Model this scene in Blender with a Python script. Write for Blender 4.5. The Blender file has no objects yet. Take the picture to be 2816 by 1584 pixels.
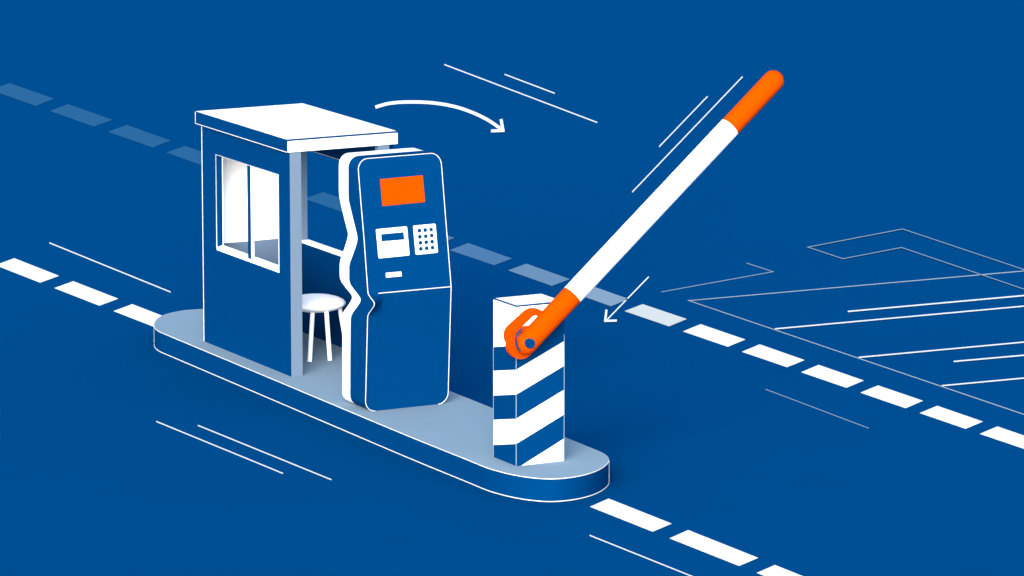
"""Parking entrance: booth, payment kiosk and raised barrier on a kerb island, lane markings on blue asphalt.
Units are metres; X runs along the road, Y across it."""
# coordinates in metres of the surveyed outlines (ground markings as x, y on the ground)
DATA = {
    'cam': {"loc": [47.8474, -25.262, 9.8721], "yaw": 0.48577183584080524, "pitch": 0.18047086692727554, "lens": 176.28264204545454},
    'base': {"rx0": 2.1626, "rx1": 4.3219, "ry0": -4.7454, "ry1": -3.5497, "rz0": 2.4354, "rz1": 2.5641, "bx0": 2.2495, "bx1": 4.3263, "by0": -4.7157, "byr": -3.6223, "hi": 0.2145, "px0": 8.4997, "px1": 8.9397, "py0": -4.6772, "py1": -4.1888, "pz": 1.6753, "iy": -4.9324, "xk": 6.1721},
    'near': [[[-6.0281, -4.1423], [-4.6803, -4.1298], [-4.3588, -4.4905], [-5.6894, -4.5102]], [[-4.2785, -4.1203], [-2.9991, -4.1085], [-2.6985, -4.4603], [-3.9621, -4.4789]], [[-2.6155, -4.1006], [-1.4041, -4.0844], [-1.1144, -4.4304], [-2.3195, -4.4504]], [[-1.0355, -4.0793], [0.1174, -4.0639], [0.3909, -4.4022], [-0.7542, -4.4216]], [[9.6658, -4.129], [10.7898, -4.1216], [10.9842, -4.4222], [9.8762, -4.4357]], [[11.0702, -4.1169], [12.2489, -4.1092], [12.4276, -4.4015], [11.2699, -4.4177]], [[12.5366, -4.1167], [13.7683, -4.1084], [13.9267, -4.3902], [12.709, -4.3971]]],
    'far': [[[-17.5719, 1.2466], [-15.8291, 1.2011], [-15.3102, 0.7088], [-17.0329, 0.7423]], [[-15.2558, 1.1687], [-13.6217, 1.1205], [-13.1639, 0.6574], [-14.7743, 0.6931]], [[-13.1088, 1.1061], [-11.553, 1.0584], [-11.1217, 0.6029], [-12.6451, 0.6373]], [[-11.0539, 1.0372], [-9.5835, 0.9933], [-9.1806, 0.5504], [-10.645, 0.5891]], [[-6.8531, 1.0045], [-5.548, 0.966], [-5.21, 0.5518], [-6.4996, 0.5789]], [[-4.3713, 0.9477], [-3.1518, 0.9104], [-2.8304, 0.5055], [-4.0386, 0.5373]], [[-2.7727, 0.893], [-1.63, 0.8606], [-1.3367, 0.4787], [-2.4476, 0.4861]], [[-1.2586, 0.847], [-0.1661, 0.8144], [0.1077, 0.4376], [-0.9721, 0.4631]], [[0.1452, 0.8296], [1.1966, 0.7997], [1.4788, 0.4217], [0.439, 0.4471]], [[1.53, 0.7846], [2.5035, 0.775], [2.7791, 0.4008], [1.7972, 0.4109]], [[2.8242, 0.7584], [3.7851, 0.7419], [4.0401, 0.3788], [3.0916, 0.3913]], [[4.0816, 0.7394], [5.0177, 0.7143], [5.2528, 0.3645], [4.3408, 0.3719]], [[5.2939, 0.7128], [6.1937, 0.6918], [6.4229, 0.3469], [5.5404, 0.3562]], [[6.4674, 0.6872], [7.3156, 0.6749], [7.5397, 0.3323], [6.692, 0.3411]], [[7.5847, 0.667], [8.4187, 0.6509], [8.6236, 0.3197], [7.7977, 0.3291]], [[8.6715, 0.6503], [9.4623, 0.6348], [9.6564, 0.3103], [8.8792, 0.3134]]],
    'lines': {"bay_outline": [[[1.7576, 6.3894], [1.5617, 1.3159], [9.449, 1.147]], [[1.8083, 6.3559], [1.6039, 1.3384], [9.4166, 1.1725]]], "bay_a": [[[3.4698, 1.2859], [3.6326, 5.113]], [[3.4065, 1.3221], [3.5676, 5.1557]]], "bay_b": [[[5.1986, 1.2457], [5.339, 3.9502]], [[5.1395, 1.2808], [5.2787, 3.9897]]], "bay_c": [[[6.8193, 1.2104], [6.9247, 2.8696]], [[6.7639, 1.2445], [6.8687, 2.9063]]], "bay_s1": [[[2.9826, 2.4803], [3.1097, 5.4693]], [[2.9139, 2.521], [3.0395, 5.5155]]], "bay_s2": [[[5.8328, 1.9853], [5.9458, 3.5367]], [[5.7715, 2.0234], [5.8839, 3.5773]]], "arrow_outline": [[[3.1196, 5.4635], [-1.2381, 5.8299], [-0.6824, 4.177], [0.1969, 4.1289], [-0.1229, 5.1127], [4.1406, 4.7643]], [[3.1582, 5.4337], [-1.1875, 5.7972], [-0.6523, 4.2031], [0.1493, 4.1589], [-0.1715, 5.1441], [4.1037, 4.7929]]], "hook": [[[1.013, 1.3063], [0.4979, 3.0542], [-0.1546, 3.0734]], [[0.9689, 1.3295], [0.4682, 3.0286], [-0.1117, 3.0447]]], "thin_right": [[[6.1239, -0.4075], [8.1882, -0.4896]], [[6.0919, -0.3852], [8.159, -0.4681]]], "speed_long": [[[-16.3657, 7.5272], [-10.3199, 6.7347]], [[-16.4665, 7.5854], [-10.4041, 6.7873]]], "speed_short": [[[-15.0499, 7.822], [-13.0163, 7.5414]], [[-15.1472, 7.8799], [-13.1079, 7.5973]]], "speed_left": [[[-5.0092, -3.3895], [-1.4723, -3.4364]], [[-5.0743, -3.3568], [-1.5298, -3.4055]]], "speed_low_long": [[[4.7396, -6.3528], [7.3927, -6.2649]], [[4.6957, -6.3288], [7.3535, -6.2419]]], "speed_low_short": [[[5.0933, -6.076], [7.8395, -5.9902]], [[5.0498, -6.0518], [7.8009, -5.9671]]], "speed_bottom": [[[10.8652, -4.9812], [13.0837, -4.9362]], [[10.8311, -4.9582], [13.0531, -4.9143]]], "arm_long": [[[-13.3327, 10.7519], [-5.1109, 4.358]], [[-13.2554, 10.7204], [-5.0526, 4.3373]]], "arm_short": [[[-11.8513, 9.3203], [-8.1432, 6.4509]], [[-11.7776, 9.2912], [-8.0782, 6.4267]]], "tick_left": [[[-5.0701, -4.1541], [-4.6363, -4.1439]], [[-5.1358, -4.1226], [-4.701, -4.1126]]]},
    'arrow_big': [[[[-12.8883, 4.7057], [-12.9123, 4.7359], [-12.9467, 4.7781], [-12.9865, 4.8274], [-13.0268, 4.8795], [-13.0628, 4.9296], [-13.0899, 4.9736], [-13.109, 5.012], [-13.124, 5.0485], [-13.1351, 5.0836], [-13.1423, 5.118], [-13.146, 5.1523], [-13.1463, 5.1874], [-13.1424, 5.2236], [-13.134, 5.2607], [-13.122, 5.2979], [-13.1072, 5.334], [-13.0906, 5.3684], [-13.073, 5.4], [-13.0545, 5.4288], [-13.0346, 5.4557], [-13.0128, 5.4806], [-12.989, 5.5038], [-12.9627, 5.5255], [-12.9336, 5.5457], [-12.9026, 5.5645], [-12.8699, 5.5816], [-12.8349, 5.5971], [-12.7967, 5.6111], [-12.7546, 5.6239], [-12.7078, 5.6354], [-12.6567, 5.6462], [-12.6022, 5.6563], [-12.544, 5.665], [-12.4816, 5.6718], [-12.4148, 5.6761], [-12.3429, 5.6774], [-12.2656, 5.6757], [-12.183, 5.6714], [-12.0957, 5.6646], [-12.0044, 5.6556], [-11.9097, 5.6443], [-11.812, 5.631], [-11.71, 5.6154], [-11.603, 5.5973], [-11.4926, 5.577], [-11.3806, 5.5549], [-11.2688, 5.5314], [-11.1592, 5.5069], [-11.0465, 5.4795], [-10.9273, 5.4484], [-10.8076, 5.4156], [-10.6934, 5.3835], [-10.5907, 5.3543], [-10.5064, 5.3305], [-10.443, 5.3124], [-10.3959, 5.2983], [-10.361, 5.2874], [-10.3344, 5.2787], [-10.3107, 5.2708], [-10.2898, 5.2641]], [[-13.1665, 4.8281], [-13.1904, 4.8581], [-13.225, 4.9003], [-13.2657, 4.9507], [-13.3077, 5.0046], [-13.3458, 5.0574], [-13.3749, 5.1045], [-13.3953, 5.1453], [-13.4112, 5.1837], [-13.4228, 5.2204], [-13.4305, 5.2563], [-13.4344, 5.292], [-13.4347, 5.3282], [-13.4308, 5.3656], [-13.4223, 5.4036], [-13.4101, 5.4414], [-13.3951, 5.4782], [-13.3782, 5.5131], [-13.3603, 5.5452], [-13.3415, 5.5745], [-13.3212, 5.6019], [-13.2989, 5.6273], [-13.2744, 5.6511], [-13.2474, 5.6733], [-13.2176, 5.694], [-13.1857, 5.7131], [-13.1521, 5.7306], [-13.116, 5.7465], [-13.0766, 5.7609], [-13.0332, 5.7739], [-12.9851, 5.7857], [-12.9329, 5.7966], [-12.8771, 5.8068], [-12.8173, 5.8156], [-12.7529, 5.8225], [-12.6834, 5.8268], [-12.6086, 5.828], [-12.5283, 5.826], [-12.4428, 5.8214], [-12.3526, 5.8143], [-12.2584, 5.8048], [-12.1606, 5.7931], [-12.0599, 5.7792], [-11.9546, 5.7629], [-11.8442, 5.744], [-11.7305, 5.723], [-11.615, 5.7001], [-11.4994, 5.6756], [-11.385, 5.6499], [-11.2661, 5.6209], [-11.1413, 5.5881], [-11.0174, 5.554], [-10.9005, 5.521], [-10.7968, 5.4914], [-10.7117, 5.4672], [-10.6448, 5.4481], [-10.5914, 5.4321], [-10.5497, 5.4189], [-10.5181, 5.4086], [-10.496, 5.4012], [-10.478, 5.3954]]], [[[-11.213, 5.7298], [-10.2633, 5.2635]], [[-11.2383, 5.7876], [-10.2875, 5.3201]]], [[[-10.1868, 5.0659], [-10.1435, 5.2444]], [[-10.4221, 5.1873], [-10.3788, 5.3665]]]],
    'arrow_small': [[[[0.0862, 1.6661], [2.1586, -0.0168]], [[0.1378, 1.6484], [2.2059, -0.0322]]], [[[1.6379, 0.2662], [2.2639, -0.0971]], [[1.6626, 0.2799], [2.2881, -0.0835]]], [[[2.2169, 0.0854], [2.1652, -0.0391]], [[2.3292, 0.0236], [2.2776, -0.1006]]]],
    'island': [[1.1458, -4.7828], [1.206, -4.8105], [1.2642, -4.8339], [1.3197, -4.8535], [1.3717, -4.8699], [1.4187, -4.8824], [1.4618, -4.891], [1.5033, -4.8972], [1.5457, -4.9021], [1.5797, -4.9053], [1.6073, -4.9065], [1.6481, -4.9067], [1.7216, -4.9074], [1.8154, -4.9083], [1.9248, -4.9091], [2.08, -4.91], [2.3102, -4.9115], [2.6387, -4.9137], [3.0409, -4.9163], [3.4748, -4.9192], [3.9007, -4.9223], [4.3119, -4.9257], [4.7277, -4.9295], [5.1488, -4.9333], [5.5756, -4.9369], [6.026, -4.9407], [6.4922, -4.9448], [6.9386, -4.948], [7.3318, -4.9495], [7.6737, -4.9485], [7.981, -4.9458], [8.2448, -4.9426], [8.4562, -4.9405], [8.6019, -4.9402], [8.6923, -4.9407], [8.7536, -4.9411], [8.8116, -4.9403], [8.8653, -4.9386], [8.9036, -4.9364], [8.9376, -4.9327], [8.9783, -4.9269], [9.0287, -4.9191], [9.0829, -4.9097], [9.1383, -4.8978], [9.1926, -4.8827], [9.2466, -4.8644], [9.3013, -4.8432], [9.3538, -4.819], [9.4014, -4.7918], [9.4451, -4.7616], [9.4857, -4.7284], [9.5207, -4.6921], [9.5474, -4.6526], [9.5644, -4.6089], [9.5734, -4.5612], [9.5763, -4.5119], [9.575, -4.463], [9.5694, -4.4148], [9.5588, -4.3661], [9.5437, -4.3176], [9.5247, -4.2697], [9.5015, -4.2222], [9.4738, -4.1749], [9.4427, -4.1287], [9.4095, -4.0842], [9.373, -4.041], [9.333, -3.9987], [9.2922, -3.9591], [9.2535, -3.9237], [9.2178, -3.8936], [9.1836, -3.8675], [9.15, -3.8445], [9.1159, -3.8231], [9.0814, -3.8032], [9.0469, -3.7855], [9.0121, -3.7698], [8.9767, -3.7559], [8.941, -3.7441], [8.9051, -3.7343], [8.868, -3.7262], [8.8289, -3.7196], [8.797, -3.7149], [8.7698, -3.7121], [8.7282, -3.7101], [8.6528, -3.7077], [8.541, -3.7051], [8.4015, -3.7026], [8.2329, -3.6999], [8.0333, -3.6968], [7.7933, -3.693], [7.5153, -3.6888], [7.2157, -3.6844], [6.9113, -3.6799], [6.6141, -3.6758], [6.3123, -3.6717], [5.9873, -3.6673], [5.6196, -3.6622], [5.1947, -3.6559], [4.723, -3.6487], [4.2222, -3.6413], [3.7108, -3.6343], [3.1474, -3.6269], [2.5337, -3.619], [1.9605, -3.6126], [1.5251, -3.6099], [1.2926, -3.6107], [1.2058, -3.6142], [1.1804, -3.6217], [1.1313, -3.6344], [1.0421, -3.6527], [0.9562, -3.676], [0.8773, -3.7039], [0.8091, -3.7363], [0.7533, -3.7745], [0.7077, -3.8181], [0.6705, -3.8642], [0.6399, -3.9101], [0.6165, -3.9561], [0.6011, -4.0033], [0.5913, -4.0499], [0.585, -4.0942], [0.5811, -4.1339], [0.581, -4.1706], [0.5858, -4.208], [0.5965, -4.2498], [0.6135, -4.2987], [0.636, -4.352], [0.6641, -4.4058], [0.6974, -4.4562], [0.7361, -4.5024], [0.7803, -4.5462], [0.8295, -4.5884], [0.8834, -4.6295], [0.9446, -4.6708], [1.0122, -4.7116], [1.081, -4.7496]],
    'island_trim': [0, 72],
    'stool': {"c": [3.4565, -4.0354, 0.2145], "feet": [[3.738, -4.244, 0.2145], [3.7613, -4.0322, 0.2145]]},
    'kiosk': {"yL": -4.8227, "yR": -3.9465, "c0": [[0.3143, 5.6689], [0.7358, 5.6763], [1.0325, 5.682], [1.0687, 5.688], [1.1039, 5.7098], [1.1548, 5.7736], [1.2235, 5.8609], [1.2602, 5.8928], [1.2819, 5.897], [1.302, 5.8698], [1.338, 5.7682], [1.3848, 5.6664], [1.4149, 5.6352], [1.442, 5.6293], [1.5369, 5.6306], [1.5655, 5.6342], [1.6071, 5.6537], [1.7059, 5.726], [1.8147, 5.7982], [1.852, 5.8136], [1.8765, 5.8147], [1.9056, 5.7994], [2.0074, 5.7341], [2.1362, 5.6611], [2.1916, 5.6343], [2.2527, 5.6226], [2.375, 5.6243], [2.516, 5.6263]], "c1": [[0.3108, 5.8395], [0.695, 5.8477], [1.0128, 5.8581], [1.059, 5.8619], [1.0927, 5.8749], [1.126, 5.9067], [1.1929, 5.9935], [1.2499, 6.0644], [1.2786, 6.0803], [1.2992, 6.0674], [1.335, 5.9875], [1.3803, 5.8787], [1.4094, 5.8422], [1.4442, 5.8325], [1.5339, 5.8337], [1.5658, 5.8364], [1.5959, 5.8502], [1.6592, 5.898], [1.769, 5.9775], [1.8263, 6.0109], [1.8586, 6.0175], [1.8887, 6.0101], [2.0197, 5.9339], [2.1638, 5.8499], [2.2028, 5.8316], [2.2509, 5.8275], [2.3693, 5.8291], [2.5243, 5.8312]], "c2": [[0.3104, 6.1721], [0.7035, 6.1977], [1.0915, 6.2232], [1.1268, 6.226], [1.1522, 6.2324], [1.1766, 6.2536], [1.2293, 6.3199], [1.2682, 6.3665], [1.2886, 6.3744], [1.3041, 6.3631], [1.3254, 6.3132], [1.3479, 6.2595], [1.3621, 6.2403], [1.3887, 6.2329], [1.5513, 6.2077], [1.863, 6.1604], [2.2337, 6.0921], [2.4632, 6.0523], [2.527, 6.0414]], "c2r": [[0.311, 6.1721], [1.0307, 6.2181], [1.2082, 6.2303], [1.3429, 6.2393], [1.3842, 6.2349], [1.9973, 6.1284], [2.4674, 6.05], [2.529, 6.0367]], "t2": 2.6141, "t1": 2.6086, "t0": 2.6097, "screen": [[6.0608, -4.6048, 2.4111], [6.0593, -4.1559, 2.4146], [6.1015, -4.1535, 2.1646], [6.1046, -4.6033, 2.1601]], "reader": [[6.1427, -4.6928, 1.9526], [6.1396, -4.365, 1.9539], [6.1852, -4.361, 1.683], [6.1875, -4.687, 1.6799]], "rslot": [[6.1514, -4.6443, 1.9025], [6.1491, -4.4079, 1.9034], [6.1609, -4.4053, 1.8344], [6.1631, -4.6451, 1.8346]], "keypad": [[6.1389, -4.2993, 1.9545], [6.1367, -4.0621, 1.9556], [6.1835, -4.0597, 1.6836], [6.185, -4.2955, 1.6822]], "ticket": [[6.2091, -4.6225, 1.54], [6.2088, -4.4624, 1.5401], [6.2159, -4.4607, 1.4965], [6.2162, -4.6232, 1.4956]], "keys": [[6.1475, -4.2393, 1.9034], [6.1468, -4.1776, 1.9041], [6.1463, -4.1151, 1.9034], [6.1574, -4.2398, 1.8465], [6.1568, -4.1773, 1.8464], [6.156, -4.1138, 1.8477], [6.1667, -4.2391, 1.7901], [6.1661, -4.1767, 1.7908], [6.1656, -4.1141, 1.7907], [6.1761, -4.2393, 1.7338], [6.1756, -4.1769, 1.7345], [6.1751, -4.1143, 1.7351]], "seam": [[6.2455, -4.7175, 1.3574], [6.238, -3.9489, 1.3555]]},
    'post': {"zl": [1.2281, 1.01, 0.7818, 0.5578, 0.3254], "zr": [1.3153, 1.0968, 0.8707, 0.6488, 0.4184], "ze": [1.5326, 1.3141, 1.0888, 0.8678, 0.6417, 0.4184], "zn": [1.3146, 1.0968, 0.8706, 0.6487, 0.4185, 0.1894]},
    'bracket': {"plate": [[8.9797, -4.6052, 1.624], [8.9797, -4.5811, 1.6376], [8.9797, -4.5536, 1.6457], [8.9797, -4.5242, 1.6479], [8.9797, -4.4944, 1.6441], [8.9797, -4.4656, 1.6344], [8.9797, -4.4392, 1.6194], [8.9797, -4.4166, 1.5997], [8.9797, -4.399, 1.5764], [8.9797, -4.3873, 1.5507], [8.9797, -4.3819, 1.5237], [8.9797, -4.3832, 1.497], [8.9797, -4.3912, 1.4718], [8.9797, -4.4054, 1.4494], [8.9797, -4.4251, 1.4309], [8.9797, -4.5841, 1.3149], [8.9797, -4.6083, 1.3013], [8.9797, -4.6358, 1.2933], [8.9797, -4.6651, 1.2912], [8.9797, -4.6949, 1.2951], [8.9797, -4.7236, 1.3049], [8.9797, -4.7499, 1.3201], [8.9797, -4.7723, 1.3398], [8.9797, -4.7897, 1.363], [8.9797, -4.8014, 1.3888], [8.9797, -4.8066, 1.4156], [8.9797, -4.8053, 1.4422], [8.9797, -4.7973, 1.4673], [8.9797, -4.7832, 1.4897], [8.9797, -4.7636, 1.5081]], "lobe": [[9.0297, -4.5481, 1.3146], [9.0297, -4.5497, 1.2964], [9.0297, -4.5545, 1.279], [9.0297, -4.5623, 1.2627], [9.0297, -4.573, 1.248], [9.0297, -4.5862, 1.2353], [9.0297, -4.6018, 1.2248], [9.0297, -4.6192, 1.2168], [9.0297, -4.638, 1.2115], [9.0297, -4.6579, 1.209], [9.0297, -4.6782, 1.2094], [9.0297, -4.6985, 1.2127], [9.0297, -4.7184, 1.2189], [9.0297, -4.7372, 1.2276], [9.0297, -4.7546, 1.2388], [9.0297, -4.77, 1.2521], [9.0297, -4.7832, 1.2673], [9.0297, -4.7939, 1.2839], [9.0297, -4.8017, 1.3015], [9.0297, -4.8064, 1.3198], [9.0297, -4.808, 1.3382], [9.0297, -4.8064, 1.3563], [9.0297, -4.8016, 1.3737], [9.0297, -4.7939, 1.3899], [9.0297, -4.7832, 1.4046], [9.0297, -4.77, 1.4173], [9.0297, -4.7546, 1.4278], [9.0297, -4.7372, 1.4358], [9.0297, -4.7184, 1.4412], [9.0297, -4.6986, 1.4437], [9.0297, -4.6783, 1.4433], [9.0297, -4.658, 1.44], [9.0297, -4.6381, 1.434], [9.0297, -4.6193, 1.4253], [9.0297, -4.6019, 1.4141], [9.0297, -4.5864, 1.4008], [9.0297, -4.5731, 1.3857], [9.0297, -4.5624, 1.369], [9.0297, -4.5546, 1.3514], [9.0297, -4.5498, 1.3331]], "slot": [[8.9797, -4.6321, 1.4991], [8.9797, -4.5725, 1.5435], [8.9797, -4.5376, 1.5735], [8.9797, -4.5122, 1.585], [8.9797, -4.474, 1.5753], [8.9797, -4.5706, 1.4965]], "arc1": [[9.0297, -4.6675, 1.4868], [9.0297, -4.673, 1.4834], [9.0297, -4.6808, 1.4786], [9.0297, -4.6895, 1.4729], [9.0297, -4.6973, 1.4666], [9.0297, -4.7043, 1.4598], [9.0297, -4.7112, 1.4521], [9.0297, -4.7175, 1.444], [9.0297, -4.7226, 1.4359], [9.0297, -4.7263, 1.4269], [9.0297, -4.7289, 1.4173], [9.0297, -4.7308, 1.4086], [9.0297, -4.7321, 1.4025]], "arc2": [[9.0297, -4.665, 1.466], [9.0297, -4.6699, 1.4616], [9.0297, -4.6769, 1.4553], [9.0297, -4.6845, 1.4482], [9.0297, -4.691, 1.4416], [9.0297, -4.696, 1.4356], [9.0297, -4.7006, 1.4297], [9.0297, -4.7046, 1.4237], [9.0297, -4.7081, 1.4175], [9.0297, -4.7111, 1.4102], [9.0297, -4.7135, 1.4021], [9.0297, -4.7155, 1.3948], [9.0297, -4.7169, 1.3898]], "arc3": [[9.1347, -4.7864, 1.4197], [9.1347, -4.7861, 1.4158], [9.1347, -4.7857, 1.4104], [9.1482, -4.7921, 1.4068], [9.1593, -4.7969, 1.4021], [9.1669, -4.7992, 1.3958], [9.1726, -4.8002, 1.388], [9.1765, -4.7998, 1.3796], [9.1791, -4.7985, 1.3716], [9.181, -4.7965, 1.364], [9.1823, -4.7938, 1.3567], [9.183, -4.7906, 1.3496], [9.1834, -4.7869, 1.3428], [9.1836, -4.7824, 1.3361], [9.1837, -4.7773, 1.3294], [9.1832, -4.7724, 1.3236], [9.1824, -4.7687, 1.3194]], "x1": 8.9397, "x2": 8.9797, "x3": 9.0297},
    'arm': {"a": [9.1347, -4.6802, 1.3646], "b": [9.1347, -2.1469, 3.5639], "l1": 0.6153, "l2": 2.7581, "r": 0.0968, "xa": 9.1347, "pivot": [9.2315, -4.6906, 1.3867], "pr": 0.0448},
}
import bpy, math, random
from mathutils import Vector

scene = bpy.context.scene
col = scene.collection
B = DATA['base']
HI = B['hi']                      # height of the kerb island

# ------------------------------------------------------------------ materials
def lin(c):
    c = c / 255
    return c / 12.92 if c <= .04045 else ((c + .055) / 1.055) ** 2.4

def mat(name, rgb, rough=.85, spec=0.0, var=.03, scale=6.0):
    """matte paint with a faint mottled variation of its base colour"""
    m = bpy.data.materials.new(name); m.use_nodes = True
    nt = m.node_tree; bs = nt.nodes['Principled BSDF']
    bs.inputs['Roughness'].default_value = rough
    bs.inputs['Specular IOR Level'].default_value = spec
    tc = nt.nodes.new('ShaderNodeTexCoord')
    nz = nt.nodes.new('ShaderNodeTexNoise'); nz.inputs['Scale'].default_value = scale; nz.inputs['Detail'].default_value = 3
    mx = nt.nodes.new('ShaderNodeMix'); mx.data_type = 'RGBA'
    lo = [max(0, c * (1 - var)) for c in rgb] + [1]; hi = [min(1, c * (1 + var)) for c in rgb] + [1]
    mx.inputs['A'].default_value = lo; mx.inputs['B'].default_value = hi
    nt.links.new(tc.outputs['Object'], nz.inputs['Vector'])
    nt.links.new(nz.outputs['Fac'], mx.inputs['Factor'])
    nt.links.new(mx.outputs['Result'], bs.inputs['Base Color'])
    return m

EG = (1.30, 1.30, 1.30)           # how bright a white sheet on the ground renders, per channel
EW = (1.20, 1.20, 1.20)           # the same for upright paint
SUN = dict(az=39, el=22, power=2.0, angle=40, sky=.15, air=1.0, dust=1.0, ozone=1.0, color=(1, .95, .88), exposure=1.7)
EG = (1.9, 1.91, 2.25); EW = (2.6, 2.55, 2.6); EO = (2.2, 3.3, 2.4)
WX, WT, WR, WF = .72, .5, .62, .55
def paint(name, srgb, E, **k):
    return mat(name, [min(.87, lin(c) / e) for c, e in zip(srgb, E)], **k)

BLUE = (0, 78, 146)
M = {
    'asphalt': paint('blue_asphalt', BLUE, EG, var=.03, scale=.6),
    'blue': paint('blue_paint', BLUE, EW, var=.02),
    'island': paint('pale_blue_concrete', (147, 173, 205), [e * .93 for e in EG], var=.02, scale=2.5),
    'pale': paint('pale_blue_paint', (147, 173, 205), [e * 1.08 for e in EW], var=.01),
    'white': mat('white_paint', (.87, .87, .87), var=.01),
    'gloss': mat('off_white_paint', (WX, WX, WX), var=.01),
    'trim': mat('trim_paint', (WT, WT, WT), var=.01),
    'fine': mat('fine_line_paint', (WF, WF, WF), var=.01),
    'road': mat('road_paint', (WR, WR, WR), var=.01),
    'orange': paint('orange_paint', (255, 108, 0), EO, var=.01),
    'line': paint('line_paint', (178, 197, 225), EG, var=.02),
    'thin': paint('worn_line_paint', (146, 172, 207), EG, var=.02),
}
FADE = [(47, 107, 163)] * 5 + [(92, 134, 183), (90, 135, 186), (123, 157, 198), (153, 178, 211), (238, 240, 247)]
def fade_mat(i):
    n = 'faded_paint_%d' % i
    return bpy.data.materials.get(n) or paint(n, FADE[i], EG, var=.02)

# ------------------------------------------------------------------ helpers
def tag(o, label=None, cat=None, group=None, kind=None):
    if label: o['label'] = label
    if cat: o['category'] = cat
    if group: o['group'] = group
    if kind: o['kind'] = kind
    return o

def empty(name, loc, label, cat, group=None):
    o = bpy.data.objects.new(name, None); col.objects.link(o)
    o.location = loc; o.empty_display_size = .3
    return tag(o, label, cat, group)

def root_loc(p):
    l = Vector((0, 0, 0))
    while p is not None:
        l += Vector(p.location); p = p.parent
    return l

class MB:
    """collects faces in world coordinates; build() links them as one mesh object"""
    def __init__(s): s.v = []; s.f = []; s.m = []; s.sm = []
    def add(s, vs, fs, mi=0, smooth=False):
        n = len(s.v); s.v += [tuple(p) for p in vs]
        for f in fs: s.f.append([i + n for i in f]); s.m.append(mi); s.sm.append(smooth)
        return s
    def box(s, a, b, mi=0):
        (x0, y0, z0), (x1, y1, z1) = a, b
        v = [(x0,y0,z0),(x1,y0,z0),(x1,y1,z0),(x0,y1,z0),(x0,y0,z1),(x1,y0,z1),(x1,y1,z1),(x0,y1,z1)]
        return s.add(v, [(3,2,1,0),(4,5,6,7),(0,1,5,4),(1,2,6,5),(2,3,7,6),(3,0,4,7)], mi)
    def prism(s, pts, off, mi=0):
        """closed polygon pts extruded by vector off"""
        n = len(pts); p = [Vector(q) for q in pts]; t = [q + Vector(off) for q in p]
        nrm = Vector((0, 0, 0))
        for i in range(n):
            a, b = p[i], p[(i + 1) % n]; nrm += a.cross(b)
        if nrm.dot(Vector(off)) < 0: p.reverse(); t.reverse()
        return s.add(p + t, [list(range(n))[::-1], list(range(n, 2 * n))] + [(i, (i + 1) % n, n + (i + 1) % n, n + i) for i in range(n)], mi)
    def tube(s, path, r, closed=False, seg=8, mi=0):
        P = [Vector(p) for p in path]; n = len(P); rings = []
        ref = None
        for i in range(n):
            a = P[(i - 1) % n] if (closed or i > 0) else P[i]; b = P[(i + 1) % n] if (closed or i < n - 1) else P[i]
            d = (b - a).normalized()
            if ref is None: ref = d.orthogonal().normalized()
            ref = (ref - d * ref.dot(d)).normalized(); q = d.cross(ref)
            rings.append([P[i] + ref * (r * math.cos(2 * math.pi * k / seg)) + q * (r * math.sin(2 * math.pi * k / seg)) for k in range(seg)])
        v = [p for rg in rings for p in rg]; f = []
        for i in range(n if closed else n - 1):
            j = (i + 1) % n
            for k in range(seg): f.append((i * seg + k, i * seg + (k + 1) % seg, j * seg + (k + 1) % seg, j * seg + k))
        s.add(v, f, mi, True)
        if not closed:
            s.add(rings[0], [list(range(seg))[::-1]], mi); s.add(rings[-1], [list(range(seg))], mi)
        return s
    def build(s, name, mats, parent=None):
        if not isinstance(mats, (list, tuple)): mats = [mats]
        me = bpy.data.meshes.new(name)
        off = root_loc(parent)
        me.from_pydata([tuple(Vector(p) - off) for p in s.v], [], s.f)
        for m in mats: me.materials.append(m)
        for p, mi, sm in zip(me.polygons, s.m, s.sm): p.material_index = mi; p.use_smooth = sm
        me.update()
        o = bpy.data.objects.new(name, me); col.objects.link(o)
        if parent is not None: o.parent = parent
        return o

def centred(o):
    """move the origin of a top-level mesh to the middle of its base"""
    me = o.data; n = len(me.vertices)
    c = sum((v.co for v in me.vertices), Vector()) / n; c.z = min(v.co.z for v in me.vertices)
    for v in me.vertices: v.co -= c
    o.location = c
    return o

def unit(a, b): return (Vector(b) - Vector(a)).normalized()

# ------------------------------------------------------------------ ground and painted lines
g = MB(); R0 = 1500; N = 12
g.add([(-R0 + 2 * R0 * i / N, -R0 + 2 * R0 * j / N, 0) for j in range(N + 1) for i in range(N + 1)],
      [(j * (N + 1) + i, j * (N + 1) + i + 1, (j + 1) * (N + 1) + i + 1, (j + 1) * (N + 1) + i) for j in range(N) for i in range(N)])
tag(g.build('ground', M['asphalt']), kind='structure')

def sheet(name, polys, z, m):
    """flat painted sheet; polys = list of closed outlines or (left, right) strips"""
    b = MB()
    for p in polys:
        if len(p) == 2 and isinstance(p[0][0], (list, tuple)):
            L, Rr = p; n = len(L)
            b.add([(x, y, z) for x, y in L] + [(x, y, z) for x, y in Rr], [(i, i + 1, n + i + 1, n + i) for i in range(n - 1)])
        else:
            b.add([(x, y, z) for x, y in p], [list(range(len(p)))])
    o = b.build(name, m)
    for pl in o.data.polygons:
        if pl.normal.z < 0: pl.flip()
    return centred(o)

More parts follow.
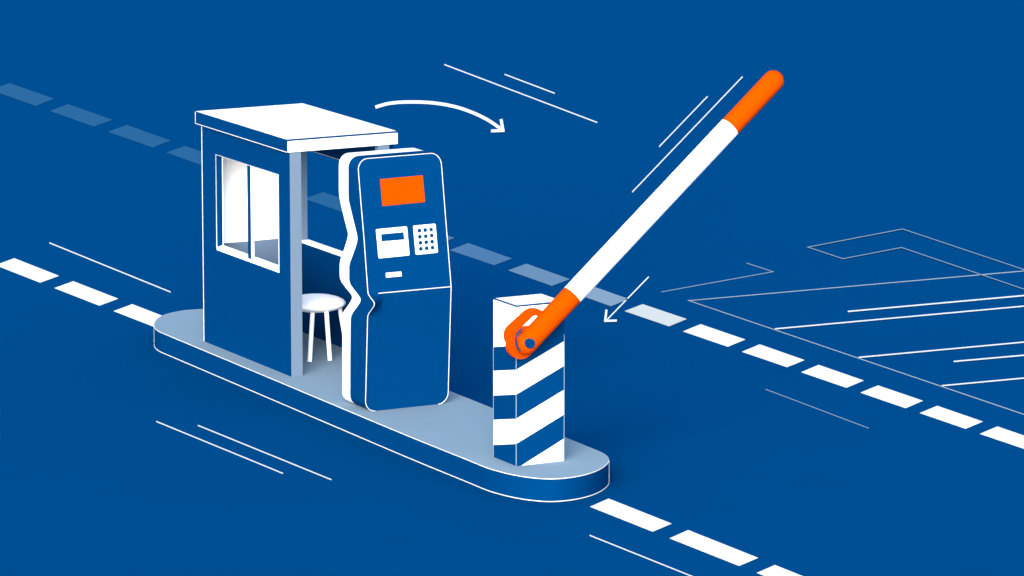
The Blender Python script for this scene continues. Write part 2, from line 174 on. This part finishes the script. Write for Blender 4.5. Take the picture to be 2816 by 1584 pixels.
NEAR_LABELS = [
    'sliver of a white dash cut off by the frame before the near row begins',
    'white dash at the far left end of the near row, cut by the frame',
    'whole white dash midway between the frame and the rounded island end',
    'white dash running in under the rounded back end of the kerb island',
    'white dash lying just in front of the round striped post end of the island',
    'whole white dash second out from the island in the lower right corner',
    'white dash at the bottom frame edge, only its upper corner showing',
]
for i, q in enumerate(DATA['near']):
    o = sheet('lane_dash', [q], .004, M['road'])
    tag(o, NEAR_LABELS[i], 'lane dash', 'dashes of the near lane line')
FAR_LABELS = [
    'faintest blue-grey dash at the top left, cut by the frame edge',
    'faint blue-grey dash second from the upper left frame edge',
    'faint blue-grey dash third from the upper left frame edge, clear of the booth',
    'faint blue-grey dash disappearing behind the back wall of the booth',
    'faint blue dash seen through the open side window of the booth beside the kiosk',
    'small tip of a faded dash peeping out behind the right edge of the kiosk',
    'faded blue dash lying wholly clear just right of the payment kiosk',
    'faded pale blue dash above the striped post, left of the barrier arm',
    'pale dash crossed behind the white part of the barrier arm',
    'nearly white dash right below the head of the small straight arrow',
    'clean white dash first right of the nearly white one in the far row',
    'clean white dash second right of the nearly white one, below the bay corner',
    'clean white dash of the far row right above the lone thin grey line',
    'clean white dash of the far row to the right of the lone thin grey line',
    'last whole white dash of the far row before the right frame edge',
    'white dash of the far row cut off by the right frame edge',
]
for i, q in enumerate(DATA['far']):
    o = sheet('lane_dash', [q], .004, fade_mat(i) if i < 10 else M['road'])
    tag(o, FAR_LABELS[i], 'lane dash', 'dashes of the far lane line')

LINES = [
    ('bay_outline', 'parking_bay_outline', .004, 'line', 'pale thin outline of the parking bays meeting in a sharp corner', 'bay outline', None),
    ('bay_a', 'parking_bay_line', .008, 'white', 'white bay divider nearest the sharp corner of the bay outline', 'bay line', 'parking bay dividers'),
    ('bay_b', 'parking_bay_line', .008, 'white', 'white bay divider in the middle of the three that join the outline', 'bay line', 'parking bay dividers'),
    ('bay_c', 'parking_bay_line', .008, 'white', 'white bay divider lowest and shortest of the three that join the outline', 'bay line', 'parking bay dividers'),
    ('bay_s1', 'stall_line', .008, 'white', 'free white line just above the topmost bay divider, ending in the open', 'ground line', 'free lines inside the parking bays'),
    ('bay_s2', 'stall_line', .008, 'white', 'short free white line between the two lower bay dividers', 'ground line', 'free lines inside the parking bays'),
    ('arrow_outline', 'bent_outline_marking', .012, 'thin', 'worn thin outline of a bent band painted beyond the parking bays', 'ground marking', None),
    ('hook', 'hooked_line', .004, 'thin', 'worn thin line with a hooked end between barrier arm and bent outline', 'ground line', None),
    ('thin_right', 'thin_ground_line', .004, 'thin', 'lone worn grey line below the far row of white dashes', 'ground line', 'thin lines along the road'),
    ('speed_long', 'thin_ground_line', .004, 'white', 'long thin white line highest on the ground, above the curved arrow', 'ground line', 'thin lines along the road'),
    ('speed_short', 'thin_ground_line', .004, 'white', 'short thin white line lying beyond the long one above the curved arrow', 'ground line', 'thin lines along the road'),
    ('speed_left', 'thin_ground_line', .004, 'white', 'thin white line above the near dashes left of the booth', 'ground line', 'thin lines along the road'),
    ('speed_low_long', 'thin_ground_line', .004, 'white', 'left one of the two thin white lines in front of the kerb island', 'ground line', 'thin lines along the road'),
    ('speed_low_short', 'thin_ground_line', .004, 'white', 'right one of the two thin white lines, nearer to the kerb island', 'ground line', 'thin lines along the road'),
    ('speed_bottom', 'thin_ground_line', .004, 'white', 'thin white line running off the bottom frame edge below the near dashes', 'ground line', 'thin lines along the road'),
    ('arm_long', 'slanted_ground_line', .004, 'white', 'longer slanted white line parallel and closest to the barrier arm', 'ground line', 'slanted lines beside the barrier arm'),
    ('arm_short', 'slanted_ground_line', .004, 'white', 'shorter slanted white line farther off from the barrier arm', 'ground line', 'slanted lines beside the barrier arm'),
]
for key, name, z, m, label, cat, grp in LINES:
    tag(sheet(name, [DATA['lines'][key]], z, M['fine' if m == 'white' else m]), label, cat, grp)
def arrow(name, strips, label):
    b = [sheet_part for sheet_part in strips]
    mb = MB()
    for k, (L, Rr) in enumerate(b):
        z = .004 + .004 * k; n = len(L)
        mb.add([(x, y, z) for x, y in L] + [(x, y, z) for x, y in Rr], [(i, i + 1, n + i + 1, n + i) for i in range(n - 1)])
    o = mb.build(name, M['road'])
    for pl in o.data.polygons:
        if pl.normal.z < 0: pl.flip()
    tag(centred(o), label, 'arrow')
arrow('curved_arrow', DATA['arrow_big'], 'thick white curved arrow painted on the ground beyond the booth roof')
arrow('straight_arrow', DATA['arrow_small'], 'small thin white straight arrow pointing down beside the barrier arm')

# ------------------------------------------------------------------ kerb island
isl = DATA['island']; n = len(isl)
cx = sum(p[0] for p in isl) / n; cy = sum(p[1] for p in isl) / n
t = empty('traffic_island', (cx, cy, 0), 'long raised kerb island with rounded ends and pale blue top', 'traffic island')
b = MB(); b.add([(x, y, 0) for x, y in isl] + [(x, y, HI - .004) for x, y in isl], [(i, (i + 1) % n, n + (i + 1) % n, n + i) for i in range(n)], 0, True)
b.add([(x, y, HI - .004) for x, y in isl], [list(range(n))])
b.build('kerb_body', M['blue'], t)
b = MB(); b.prism([(x, y, HI - .003) for x, y in isl], (0, 0, .003)); b.build('paving', M['island'], t)
i0, i1 = DATA['island_trim']
rim = isl[i0:i1 + 1]
b = MB(); b.tube([(x, y, HI - .002) for x, y in rim], .0048); b.build('edge_trim', M['trim'], t)
def outw(p, d=.003):
    v = Vector((p[0] - cx, p[1] - cy)); v.normalize(); return (p[0] + v.x * d, p[1] + v.y * d)
b = MB(); b.tube([(x, y, .007) for x, y in rim], .0048); b.build('edge_trim', M['trim'], t)
for p in (rim[0], rim[-1]):
    b = MB(); b.tube([(p[0], p[1], .014), (p[0], p[1], HI - .009)], .0043); b.build('edge_trim', M['trim'], t)

# ------------------------------------------------------------------ booth
x0, x1 = B['bx0'], B['rx1'] - .012
y0 = B['by0']; yr = B['byr']; yo = B['ry1'] - .006
ZT = B['rz0']
TW = .065
t = empty('ticket_booth', ((x0 + x1) / 2, (y0 + yr) / 2, HI), 'blue attendant booth with flat white roof and open front', 'booth')
wx0, wx1, wz0, wz1 = 2.585, 4.052, 1.237, 2.177
xe = x1 - .07                                  # the end post takes over here
w = MB()
w.box((x0, y0, HI), (wx0, y0 + TW, ZT)); w.box((wx1, y0, HI), (xe, y0 + TW, ZT))
w.box((wx0, y0, HI), (wx1, y0 + TW, wz0 - .03)); w.box((wx0, y0, wz1), (wx1, y0 + TW, ZT))
wall = w.build('wall', M['blue'], t)
b = MB(); b.tube([(x0, y0 - .002, HI + .002), (x0, y0 - .002, ZT - .008)], .0043); b.build('edge_trim', M['trim'], wall)
# unseen white lining added to bounce light onto the low wall, like the ceiling
b = MB(); yi = y0 + TW
b.box((x0 + .016, yi, HI), (wx0, yi + .008, ZT - .008)); b.box((wx1, yi, HI), (xe, yi + .008, ZT - .008))
b.box((wx0, yi, HI), (wx1, yi + .008, wz0 - .012)); b.box((wx0, yi, wz1 + .012), (wx1, yi + .008, ZT - .008))
b.build('lining', M['white'], wall)
b = MB(); b.box((x0 + .016, yi, ZT - .008), (xe, yr, ZT - .002)); b.build('bounce_ceiling', M['white'], t)  # unseen white sheet under the roof, added to bounce light inside
# end posts: pale front faces
b = MB(); b.box((xe, y0 - .001, HI), (x1 - .003, -4.5931, ZT)); post = b.build('corner_post', M['blue'], t)
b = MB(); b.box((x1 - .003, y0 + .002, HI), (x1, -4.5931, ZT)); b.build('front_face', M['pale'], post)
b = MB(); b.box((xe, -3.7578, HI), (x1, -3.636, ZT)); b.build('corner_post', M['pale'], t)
# back wall: white inside, pale dado below
b = MB(); b.box((x0 - .004, y0 + TW, HI), (x0 + .004, yr, ZT)); bw = b.build('back_wall', M['blue'], t)
b = MB(); b.box((x0 + .004, y0 + TW, HI), (x0 + .012, yr, ZT)); b.build('lining', M['white'], bw)
b = MB(); b.box((x0 + .012, y0 + TW + .002, HI), (x0 + .016, yr - .002, 1.207)); b.build('dado', M['pale'], bw)
# right hand wall: low panel, counter on its top, header, back jamb
CZ = 1.172
b = MB(); b.box((x0 + .016, yr, HI), (xe, yo, CZ - .028)); b.build('low_wall', M['blue'], t)
b = MB(); b.box((x0 + .016, yr - .004, CZ - .028), (xe, yo + .012, CZ)); b.build('counter', M['white'], t)
b = MB(); b.box((x0, yr, HI), (x0 + .016, yo, ZT)); b.build('window_jamb', M['pale'], t)
b = MB(); b.box((x0 + .016, yr, 2.125), (xe, yo, ZT)); hd = b.build('header', M['blue'], t)
b = MB(); b.tube([(x0 + .02, yr - .002, 2.125), (xe, yr - .002, 2.125)], .0043); b.build('edge_trim', M['trim'], hd)
# side window
win = MB()
win.tube([(wx0, y0 - .001, wz0 - .006), (wx0, y0 - .001, wz1), (wx1, y0 - .001, wz1), (wx1, y0 - .001, wz0 - .006)], .005)
win = win.build('window', M['trim'], t)
b = MB()                                       # sill slopes up a little to the inside
b.prism([(wx0, y0 - .002, wz0 - .03), (wx0, y0 - .002, wz0 - .001), (wx0, y0 + TW, wz0 + .016), (wx0, y0 + TW, wz0 - .03)], (wx1 - wx0, 0, 0))
b.build('sill', M['white'], win)
b = MB(); b.box((3.318, y0 + .004, wz0 - .001), (3.39, y0 + .03, wz1 - .001)); b.build('mullion', M['blue'], win)
b = MB(); b.box((3.39, y0 + .006, wz0 + .002), (3.412, y0 + .028, wz1 - .002)); b.build('glazing_bar', M['white'], win)
# roof
rx0, rx1, ry0, ry1, rz0, rz1 = (B[k] for k in ('rx0', 'rx1', 'ry0', 'ry1', 'rz0', 'rz1'))
b = MB(); b.box((rx0, ry0, rz0), (rx1 - .003, ry1, rz1 - .003)); roof = b.build('roof', M['blue'], t)
b = MB(); b.box((rx0 + .012, ry0 + .004, rz1 - .003), (rx1 - .03, ry1 - .006, rz1)); b.build('roof_sheet', M['gloss'], roof)
b = MB(); b.box((rx1 - .003, ry0 + .003, rz0 + .001), (rx1, ry1, rz1 - .018)); b.build('fascia', M['gloss'], roof)
b = MB(); b.tube([(rx0, ry0 - .001, rz1 - .006), (rx0, ry0 - .001, rz0 + .002), (rx1 - .012, ry0 - .001, rz0 + .002)], .0043); b.build('edge_trim', M['trim'], roof)

# ------------------------------------------------------------------ stool
st = DATA['stool']; sx, sy, sz = st['c']
t = empty('stool', (sx, sy, sz), 'round white cushioned stool with splayed legs inside the booth', 'stool')
b = MB(); prof = [(0, -.075), (.10, -.074), (.18, -.064), (.24, -.047), (.28, -.027), (.297, -.010), (.30, 0), (.297, .011), (.28, .029), (.24, .049), (.18, .066), (.10, .077), (0, .08)]
S = 48; vs = []; fs = []
for r, z in prof:
    for k in range(S): a = 2 * math.pi * k / S; vs.append((sx + r * math.cos(a), sy + r * math.sin(a), sz + .533 + z))
for i in range(len(prof) - 1):
    for k in range(S): fs.append((i * S + k, i * S + (k + 1) % S, (i + 1) * S + (k + 1) % S, (i + 1) * S + k))
b.add(vs, fs, 0, True); b.build('seat', M['white'], t)
f1, f2 = Vector(st['feet'][0]), Vector(st['feet'][1]); c = Vector((sx, sy, sz))
rgt = Vector((math.sin(DATA['cam']['yaw']), math.cos(DATA['cam']['yaw']), 0))
legs = [(f1, c + (f1 - c) * .5), (f2, c + (f2 - c) * .76), (c + rgt * .315, c + rgt * .235), (c - rgt * .255, c - rgt * .205)]
for foot, top in legs:
    b = MB(); b.tube([top + Vector((0, 0, .50)), foot + Vector((0, 0, .004))], .0225, seg=16); b.build('leg', M['white'], t)

# ------------------------------------------------------------------ payment kiosk
K = DATA['kiosk']; yL, yR = K['yL'], K['yR']
def interp(cv, z, clamp=False):
    if z <= cv[0][0]:
        if clamp: return cv[0][1]
        a, b_ = cv[0], cv[1]
    elif z >= cv[-1][0]:
        if clamp: return cv[-1][1]
        a, b_ = cv[-2], cv[-1]
    else:
        for a, b_ in zip(cv, cv[1:]):
            if a[0] <= z <= b_[0]: break
    return a[1] + (b_[1] - a[1]) * (z - a[0]) / (b_[0] - a[0])
def XK(layer, y, z):
    if layer < 2: return interp(K['c%d' % layer], z, True)
    s = (y - yL) / (yR - yL); return interp(K['c2'], z) * (1 - s) + interp(K['c2r'], z) * s
RC = .105; COLS = 12; ZTOP = 2.611
rows = []
for k in range(9): rows.append(HI + RC * (1 - math.cos(math.pi / 2 * k / 8)))
nz = 150; za, zb = HI + RC, ZTOP - RC
rows += [za + (zb - za) * k / nz for k in range(1, nz)]
for k in range(9): rows.append(ZTOP - RC + RC * math.sin(math.pi / 2 * k / 8))
def inset(z):
    d = 0
    if z < HI + RC: d = HI + RC - z
    if z > ZTOP - RC: d = z - (ZTOP - RC)
    return RC - math.sqrt(max(0, RC * RC - d * d))
def grid(layer):
    out = []
    for z in rows:
        a, e = yL + inset(z), yR - inset(z)
        # the outer columns of the front follow the wavy left side, the rest of the panel is even
        out.append([(XK(layer, a + (e - a) * c_ / COLS, z), a + (e - a) * c_ / COLS, z) for c_ in range(COLS + 1)])
    return out
G = [grid(k) for k in range(3)]
# the bump of the left edge dies out quickly across the panel
cl = [p for p in K['c2'] if p[0] < 1.13 or p[0] > 1.36]
for i, z in enumerate(rows):
    for c_ in range(1, COLS + 1):
        x, y, zz = G[2][i][c_]; s = (y - yL) / (yR - yL)
        flat = interp(cl, z) * (1 - s) + interp(K['c2r'], z) * s
        k = max(0, 1 - s / .17); G[2][i][c_] = (flat + (x - flat) * k, y, zz)
NR = len(rows)
def loop(g_):
    L = [g_[i][0] for i in range(NR)]; T = [g_[-1][c_] for c_ in range(1, COLS + 1)]
    Rr = [g_[i][-1] for i in range(NR - 2, -1, -1)]; Bt = [g_[0][c_] for c_ in range(COLS - 1, 0, -1)]
    return L + T + Rr + Bt
def skin(a, b_):
    A, Bq = loop(a), loop(b_); m = len(A)
    mb = MB(); mb.add(A + Bq, [(i, m + i, m + (i + 1) % m, (i + 1) % m) for i in range(m)], 0, False); return mb
def face(mb, g_, flip):
    vs = [p for r in g_ for p in r]; w_ = COLS + 1
    fs = [(i * w_ + c_, i * w_ + c_ + 1, (i + 1) * w_ + c_ + 1, (i + 1) * w_ + c_) for i in range(NR - 1) for c_ in range(COLS)]
    mb.add(vs, [f[::-1] for f in fs] if flip else fs)
t = empty('payment_kiosk', ((K['c0'][0][1] + B['xk']) / 2, (yL + yR) / 2, HI), 'tall blue payment kiosk with orange screen and wavy white back shell', 'kiosk')
mb = skin(G[0], G[1]); face(mb, G[0], True); mb.build('back_shell', M['gloss'], t)
mb = skin(G[1], G[2]); mb.build('body', M['blue'], t)
mb = MB(); face(mb, G[2], False); panel = mb.build('front_panel', M['blue'], t)
Lp = [Vector(G[2][i][0]) for i in range(NR)]; Tp = [Vector(G[2][-1][c_]) for c_ in range(1, COLS)]; Rp = [Vector(G[2][i][-1]) for i in range(NR - 1, -1, -1)]
b = MB(); b.tube(Lp + Tp + Rp, .0043); b.build('edge_trim', M['trim'], panel)
sa, sb = K['seam']
b = MB()
xs = lambda y, z: (interp(cl, z) * (1 - (y - yL) / (yR - yL)) + interp(K['c2r'], z) * (y - yL) / (yR - yL))
ya, ye = sa[1], yR; zA, zE = sa[2], sb[2]
b.tube([(xs(ya + (ye - ya) * k / 10, zA + (zE - zA) * k / 10) + .001, ya + (ye - ya) * k / 10, zA + (zE - zA) * k / 10) for k in range(11)], .005); b.build('seam_line', M['trim'], panel)
def plate(pts, d0, d1, r=0):
    p = [Vector(q) for q in pts]
    nrm = (p[1] - p[0]).cross(p[3] - p[0]).normalized()
    if nrm.x < 0: nrm = -nrm
    # bring all the corners into one plane
    cc = sum(p, Vector()) / len(p); p = [q - nrm * (q - cc).dot(nrm) for q in p]
    if r:
        out = []; m = len(p)
        for i in range(m):
            a, c_, e = p[i - 1], p[i], p[(i + 1) % m]; u, v_ = unit(c_, a), unit(c_, e)
            for k in range(6):
                s = k / 5; q1 = c_ + u * r * (1 - s); q2 = c_ + v_ * r * s
                out.append(q1 * (1 - s) + q2 * s)
        p = out
    return MB().prism([q + nrm * d0 for q in p], nrm * (d1 - d0)), nrm
mb, nr = plate(K['screen'], -.006, .006, .004); mb.build('screen', M['orange'], t)
mb, nr = plate(K['reader'], -.006, .007, .014); rd = mb.build('card_reader', M['gloss'], t)
mb, nr = plate(K['rslot'], .003, .0095, .005); mb.build('reader_display', M['blue'], rd)
mb, nr = plate(K['keypad'], -.006, .007, .014); kp = mb.build('keypad', M['gloss'], t)
def disc(c_, nrm, r, h, mi=0, S=20):
    nrm = Vector(nrm); u = nrm.orthogonal().normalized(); v_ = nrm.cross(u)
    return MB().prism([Vector(c_) + u * r * math.cos(2 * math.pi * k / S) + v_ * r * math.sin(2 * math.pi * k / S) for k in range(S)], nrm * h)
for q in K['keys']: disc(Vector(q) + nr * .003, nr, .0195, .0075).build('key', M['blue'], kp)
mb, nr = plate(K['ticket'], -.006, .006, .003); mb.build('ticket_slot', M['gloss'], t)

# ------------------------------------------------------------------ barrier gate
px0, px1, py0, py1, pz = (B[k] for k in ('px0', 'px1', 'py0', 'py1', 'pz'))
P = DATA['post']
t = empty('barrier_gate', ((px0 + px1) / 2, (py0 + py1) / 2, HI), 'raised barrier gate: striped post with an orange and white arm', 'barrier gate')
b = MB()
def bands(pa, pb, za, zb):
    """one upright face between corners pa and pb, its stripe heights za / zb top to bottom; white = 0, blue = 1"""
    A = [pz] + list(za); Z = [pz] + list(zb)
    for i in range(len(A)):
        a1 = A[i + 1] if i + 1 < len(A) else HI; b1_ = Z[i + 1] if i + 1 < len(Z) else HI
        mi = i % 2
        q = [(A[i], Z[i]), (a1, b1_)]
        top = [(0, q[0][0]), (1, q[0][1])]; bot = [(1, q[1][1]), (0, q[1][0])]
        poly = top + bot
        # clip at the foot
        out = []
        for k in range(4):
            (s0, h0), (s1, h1) = poly[k], poly[(k + 1) % 4]
            if h0 >= HI: out.append((s0, h0))
            if (h0 - HI) * (h1 - HI) < 0:
                f = (HI - h0) / (h1 - h0); out.append((s0 + (s1 - s0) * f, HI))
        if len(out) < 3: continue
        vs = [(pa[0] + (pb[0] - pa[0]) * s, pa[1] + (pb[1] - pa[1]) * s, h) for s, h in out]
        b.add(vs, [list(range(len(vs)))[::-1]], mi)
bands((px0, py0), (px1, py0), P['zl'], P['zr'])
bands((px1, py0), (px1, py1), P['zn'], P['ze'])
bands((px1, py1), (px0, py1), P['ze'], [z + .0 for z in P['ze']])
bands((px0, py1), (px0, py0), P['ze'], P['zl'] + [HI - .1])
b.add([(px0, py0, pz), (px1, py0, pz), (px1, py1, pz), (px0, py1, pz)], [(0, 1, 2, 3)], 0)
post = b.build('post', [M['gloss'], M['blue']], t)
b = MB(); b.tube([(px0, py0, pz), (px1, py0, pz), (px1, py1, pz)], .008); b.build('edge_trim', M['blue'], post)
b = MB(); b.tube([(px1 + .0005, py0 - .0005, HI + .002), (px1 + .0005, py0 - .0005, pz - .012)], .0045); b.build('edge_trim', M['thin'], post)
for q in ((px0, py0), (px1, py1)):
    b = MB(); b.tube([(q[0], q[1], HI + .002), (q[0], q[1], P['zl'][0] if q[0] == px0 else pz - .3)], .0035); b.build('edge_trim', M['thin'], post)
Bk = DATA['bracket']
b = MB(); b.prism(Bk['plate'], (-(Bk['x2'] - Bk['x1']), 0, 0)); br = b.build('bracket', M['orange'], t)
b = MB(); b.prism(Bk['lobe'], (-(Bk['x3'] - Bk['x2']), 0, 0)); b.build('hub_plate', M['orange'], br)
b = MB(); b.prism([(x + .003, y, z) for x, y, z in Bk['slot']], (-.006, 0, 0)); b.build('slot', M['white'], br)
A = DATA['arm']; pa, pe = Vector(A['a']), Vector(A['b']); r = A['r']
ax = (pe - pa).normalized(); L = (pe - pa).length
def tube_seg(s0, s1, cap0=False, cap1=False):
    m = MB(); u = ax.orthogonal().normalized(); v_ = ax.cross(u); S = 48
    st_ = []
    if cap0: st_ += [(s0 - r * math.cos(math.pi / 2 * k / 10), r * math.sin(math.pi / 2 * k / 10)) for k in range(11)]
    else: st_.append((s0, r))
    if cap1: st_ += [(s1 + r * math.sin(math.pi / 2 * k / 10), r * math.cos(math.pi / 2 * k / 10)) for k in range(11)]
    else: st_.append((s1, r))
    vs = []; fs = []
    for s, rr in st_:
        c_ = pa + ax * s
        for k in range(S): an = 2 * math.pi * k / S; vs.append(c_ + u * rr * math.cos(an) + v_ * rr * math.sin(an))
    for i in range(len(st_) - 1):
        for k in range(S): fs.append((i * S + k, i * S + (k + 1) % S, (i + 1) * S + (k + 1) % S, (i + 1) * S + k))
    m.add(vs, fs, 0, True); return m
arm = tube_seg(A['l1'], A['l2']).build('arm', M['white'], t)
tube_seg(0, A['l1'], cap0=True).build('arm_sleeve', M['orange'], arm)
tube_seg(A['l2'], L, cap1=True).build('arm_tip', M['orange'], arm)
disc(Vector(A['pivot']) + Vector((-.07, 0, 0)), (1, 0, 0), A['pr'], .078, S=32).build('pivot_cap', M['blue'], t)
for key, rad, par in (('arc1', .007, br), ('arc2', .005, br), ('arc3', .008, arm)):
    b = MB(); b.tube(Bk[key], rad); b.build('hub_groove', M['blue'], par)

# ------------------------------------------------------------------ light
AZ, EL = math.radians(SUN['az']), math.radians(SUN['el'])   # azimuth from +X towards -Y
sd = Vector((math.cos(AZ) * math.cos(EL), -math.sin(AZ) * math.cos(EL), math.sin(EL)))
wd = bpy.data.worlds.new('World'); scene.world = wd; wd.use_nodes = True
nt = wd.node_tree; bg = nt.nodes['Background']
sky = nt.nodes.new('ShaderNodeTexSky'); sky.sky_type = 'NISHITA'; sky.sun_disc = False
sky.sun_elevation = EL; sky.sun_rotation = math.atan2(sd.x, sd.y)
sky.air_density = SUN['air']; sky.dust_density = SUN['dust']; sky.ozone_density = SUN['ozone']
nt.links.new(sky.outputs['Color'], bg.inputs['Color']); bg.inputs['Strength'].default_value = SUN['sky']
sl = bpy.data.lights.new('sun', 'SUN'); sl.energy = SUN['power']; sl.angle = math.radians(SUN['angle']); sl.color = SUN['color']
so = bpy.data.objects.new('sun', sl); col.objects.link(so); so.location = sd * 30
so.rotation_euler = sd.to_track_quat('Z', 'Y').to_euler()

# ------------------------------------------------------------------ camera
cd = bpy.data.cameras.new('camera'); cam = bpy.data.objects.new('camera', cd); col.objects.link(cam)
cam.location = DATA['cam']['loc']; cd.sensor_width = 36; cd.lens = DATA['cam']['lens']
cd.clip_start = .5; cd.clip_end = 6000
cam.rotation_euler = (-Vector(cam.location)).to_track_quat('-Z', 'Y').to_euler()
scene.camera = cam
scene.view_settings.view_transform = 'Standard'; scene.view_settings.look = 'None'
scene.view_settings.exposure = SUN['exposure']; scene.view_settings.gamma = 1
scene.cycles.max_bounces = 8; scene.cycles.diffuse_bounces = 6
